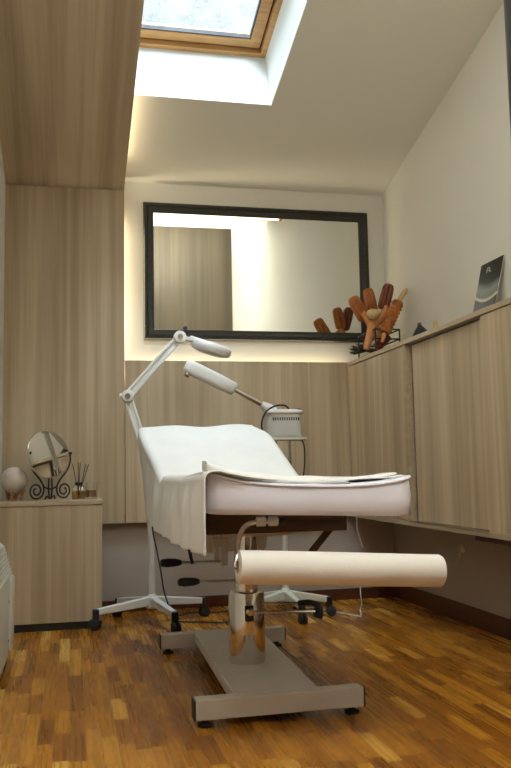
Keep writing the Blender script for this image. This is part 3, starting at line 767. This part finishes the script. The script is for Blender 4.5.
# forked tan tool with a pale knob
fk = thing('forked_massage_tool', (1.83, 4.80, CZ), 'tan forked wooden tool with a pale round knob at the front', 'massage tool', 'wooden massage tools in the wire rack')
def blade(pts, w, th, m, name, par):
    P = catmull([Vector(p) for p in pts], 8); L = []
    for i, p in enumerate(P):
        t = (P[min(i+1, len(P)-1)] - P[max(i-1, 0)]).normalized(); x = t.cross(Vector((0, 1, 0))).normalized(); y = Vector((0, 1, 0))
        k = i/(len(P)-1); ww = w(k)
        L.append([p + x*ww*math.cos(q) + y*th*math.sin(q) for q in (2*PI*j/14 for j in range(14))])
    return MB().loops(L).build(name, m, par)
blade([(1.768, 4.80, 1.575), (1.785, 4.80, 1.63), (1.808, 4.80, 1.70), (1.815, 4.80, 1.75)], lambda k: .019+.015*k, .014, 'tan', 'stem', fk)
blade([(1.815, 4.80, 1.735), (1.785, 4.80, 1.765), (1.757, 4.80, 1.805)], lambda k: .030-.014*k, .013, 'tan', 'fork_arm', fk)
blade([(1.812, 4.80, 1.735), (1.862, 4.80, 1.765), (1.902, 4.80, 1.81), (1.912, 4.80, 1.85)], lambda k: .034-.020*k, .013, 'tan', 'fork_arm', fk)
MB().ball((1.812, 4.775, 1.790), .040, 24, (1.1, .9, .85)).build('knob', 'palewood', fk)
br = thing('bristle_brush', (1.86, 5.08, CZ), 'dark spiky brush at the far end of the wall cabinet top', 'brush')
MB().lathe([(0, .012), (.4, .016), (1, .010)], (1.95, 5.07, 1.60), (1.85, 5.07, 1.615), 14).build('brush_handle', 'bristle', br)
q = MB()
for k in range(26):
    a = random.uniform(-.35, .75); d = Vector((-math.cos(a), random.uniform(-.3, .3), math.sin(a)*.9)); o = Vector((1.865+random.uniform(-.02, .01), 5.07, 1.605))
    q.lathe([(0, .006), (.6, .005), (1, .001)], o, o + d*random.uniform(.06, .115), 6)
bo = q.build('bristles', 'bristle', br); bo['kind'] = 'stuff'

ob = thing('cone_ornament', (1.97, 4.36, CZ), 'little black cone-shaped ornament on the wall cabinet top', 'ornament')
MB().lathe([(0, .058), (.05, .060), (.35, .052), (.7, .030), (.88, .015), (1, .008)], (1.935, 4.34, CZ), (1.935, 4.37, CZ+.108), 20).build('cone', 'rubber', ob)
MB().ball((1.935, 4.37, CZ+.108), .012, 14).build('finial', 'roller_b', ob)
tag(MB().lathe([(0, .008), (.4, .010), (.8, .013), (1, .009)], (1.960, 4.23, CZ+.002), (1.965, 4.215, CZ+.105), 14).build('wooden_peg', 'palewood', base=(1.99, 4.25, CZ)),
    'short pale wooden peg standing beside the black cone ornament', 'peg')

# black display card leaning on the wall
def card_print():
    m = mat('card_print', (.012, .011, .010), .3, 0, Specular_IOR_Level=.2)
    tc = nd(m, 'ShaderNodeTexCoord'); sx = nd(m, 'ShaderNodeSeparateXYZ'); lk(m, tc.outputs['Object'], sx.inputs[0])
    def mt(op, a, b):
        n = nd(m, 'ShaderNodeMath', operation=op)
        for k, v in enumerate((a, b)):
            if isinstance(v, (int, float)): n.inputs[k].default_value = v
            else: lk(m, v, n.inputs[k])
        return n.outputs[0]
    uu = mt('DIVIDE', sx.outputs[0], .225); vv = mt('DIVIDE', sx.outputs[1], .35)
    e = mt('SUBTRACT', uu, .58); e2 = mt('MULTIPLY', mt('MULTIPLY', e, e), .30)
    nz = nd(m, 'ShaderNodeTexNoise'); nz.inputs['Scale'].default_value = 22; lk(m, tc.outputs['Object'], nz.inputs['Vector'])
    w = mt('SUBTRACT', mt('SUBTRACT', vv, .36), e2)
    w = mt('ADD', w, mt('MULTIPLY', mt('SUBTRACT', nz.outputs[0], .5), mt('MULTIPLY', mt('GREATER_THAN', w, .09), .06)))
    rp = ramp(m, [(0, (.012, .010, .008)), (.012, (.70, .66, .50)), (.040, (.66, .62, .48)), (.062, (.16, .175, .15)), (.18, (.24, .27, .25)), (.30, (.012, .012, .010))])
    lk(m, w, rp.inputs[0]); lk(m, rp.outputs[0], bsdf(m).inputs['Base Color'])
    return m
M['card'] = card_print()
dc = thing('display_card', (0, 0, 0), 'glossy black card with a grey picture leaning on the right wall', 'card')
ax_, ay_ = Vector((0, -1, 0)), Vector((.075, 0, .311)).normalized(); az_ = ax_.cross(ay_)
o_ = Vector((2.0145, 3.915, CZ+.001))
dc.matrix_world = Matrix(((ax_.x, ay_.x, az_.x, o_.x), (ax_.y, ay_.y, az_.y, o_.y), (ax_.z, ay_.z, az_.z, o_.z), (0, 0, 0, 1)))
MB().box(0, .225, 0, .350, -.002, .002).build('printed_card', 'card', dc)
MB().box(-.001, .226, -.0, .351, -.004, -.002).build('card_backing', 'whiteplastic', dc)
em = MB()
for x0, y0, x1, y1 in ((.075, .255, .080, .285), (.080, .281, .100, .285), (.097, .266, .101, .283), (.082, .266, .098, .270), (.105, .255, .110, .275), (.108, .255, .124, .259)):
    em.box(x0, x1, y0+.035, y1+.035, .002, .0028)
em.build('emblem', 'greyplastic', dc)

# ------------------------------------------------------------------ small things on walls and floor
pf = thing('pole_with_added_lamp', (.623, 1.0, 0), 'dark upright pole cut off by the top right corner, lamp bowl added on top', 'lamp')
MB().cyl((.623, 1.0, .02), (.623, 1.0, 1.95), .030, 24).build('pole', 'black', pf)
MB().lathe([(0, .15), (.6, .15), (.9, .135), (1, .03)], (.623, 1.0, 0), (.623, 1.0, .03), 36).build('base', 'black', pf, sharp=30)
MB().lathe([(0, .03), (.1, .06), (.6, .15), (1, .18), (1, .176), (.6, .145), (.15, .06), (.15, .002)], (.623, 1.0, 1.93), (.623, 1.0, 2.07), 40).build('added_lamp_bowl', 'whiteplastic', pf, sharp=50)  # invented bowl around the added ceiling fill
hk = thing('wall_hook', (XR-.01, 4.28, .37), 'small pale wall hook under the long wall cabinet', 'hook')
MB().lathe([(0, .022), (.6, .022), (1, .016)], (XR-.001, 4.29, .40), (XR-.010, 4.29, .40), 18).build('hook_plate', 'white_warm', hk)
MB().tube([(XR-.008, 4.29, .425), (XR-.020, 4.29, .40), (XR-.022, 4.285, .36), (XR-.030, 4.275, .335), (XR-.042, 4.265, .345)], .005, 8).build('hook_arm', 'white_warm', hk)
MB().box(XR-.05, XR-.001, 3.25, 4.05, .465, .535).build('support_cleat', 'bb', cb, bevel=.003)
tag(MB().tube([(1.62, 4.62, .006), (1.70, 4.86, .006), (1.765, 5.02, .006), (1.78, 5.06, .012), (1.775, 5.06, .06), (1.77, 5.06, .20), (1.76, 5.18, .26), (1.75, 5.294, .27)], .0036, 8, smooth=False).tube([(1.62, 4.62, .006), (1.50, 4.90, .006), (1.48, 5.0, .006), (1.36, 5.05, .006)], .0036, 8).build('white_cable', 'cordwhite', base=(1.7, 5.0, 0)),
    'thin white cable rising from the floor near the right corner', 'cable')

# ceiling batten lamp, seen only in the wall mirror
bt = thing('batten_lamp', (1.36, 2.80, roof_z(2.80)), 'long lit ceiling lamp reflected along the top of the wall mirror', 'lamp')
T = Matrix.Translation((0, 2.80, roof_z(2.80)))
MB().box(.66, 2.05, -.030, .030, -.024, .0).build('lamp_body', 'whiteplastic', bt, bevel=.004, xf=T)
MB().cyl((.70, 0, -.038), (2.0, 0, -.038), .013, 16).build('tube', 'tube', bt, xf=T)
for x in (.68, 2.01): MB().box(x-.014, x+.014, -.02, .02, -.056, -.023).build('tube_holder', 'pine', bt, bevel=.003, xf=T)
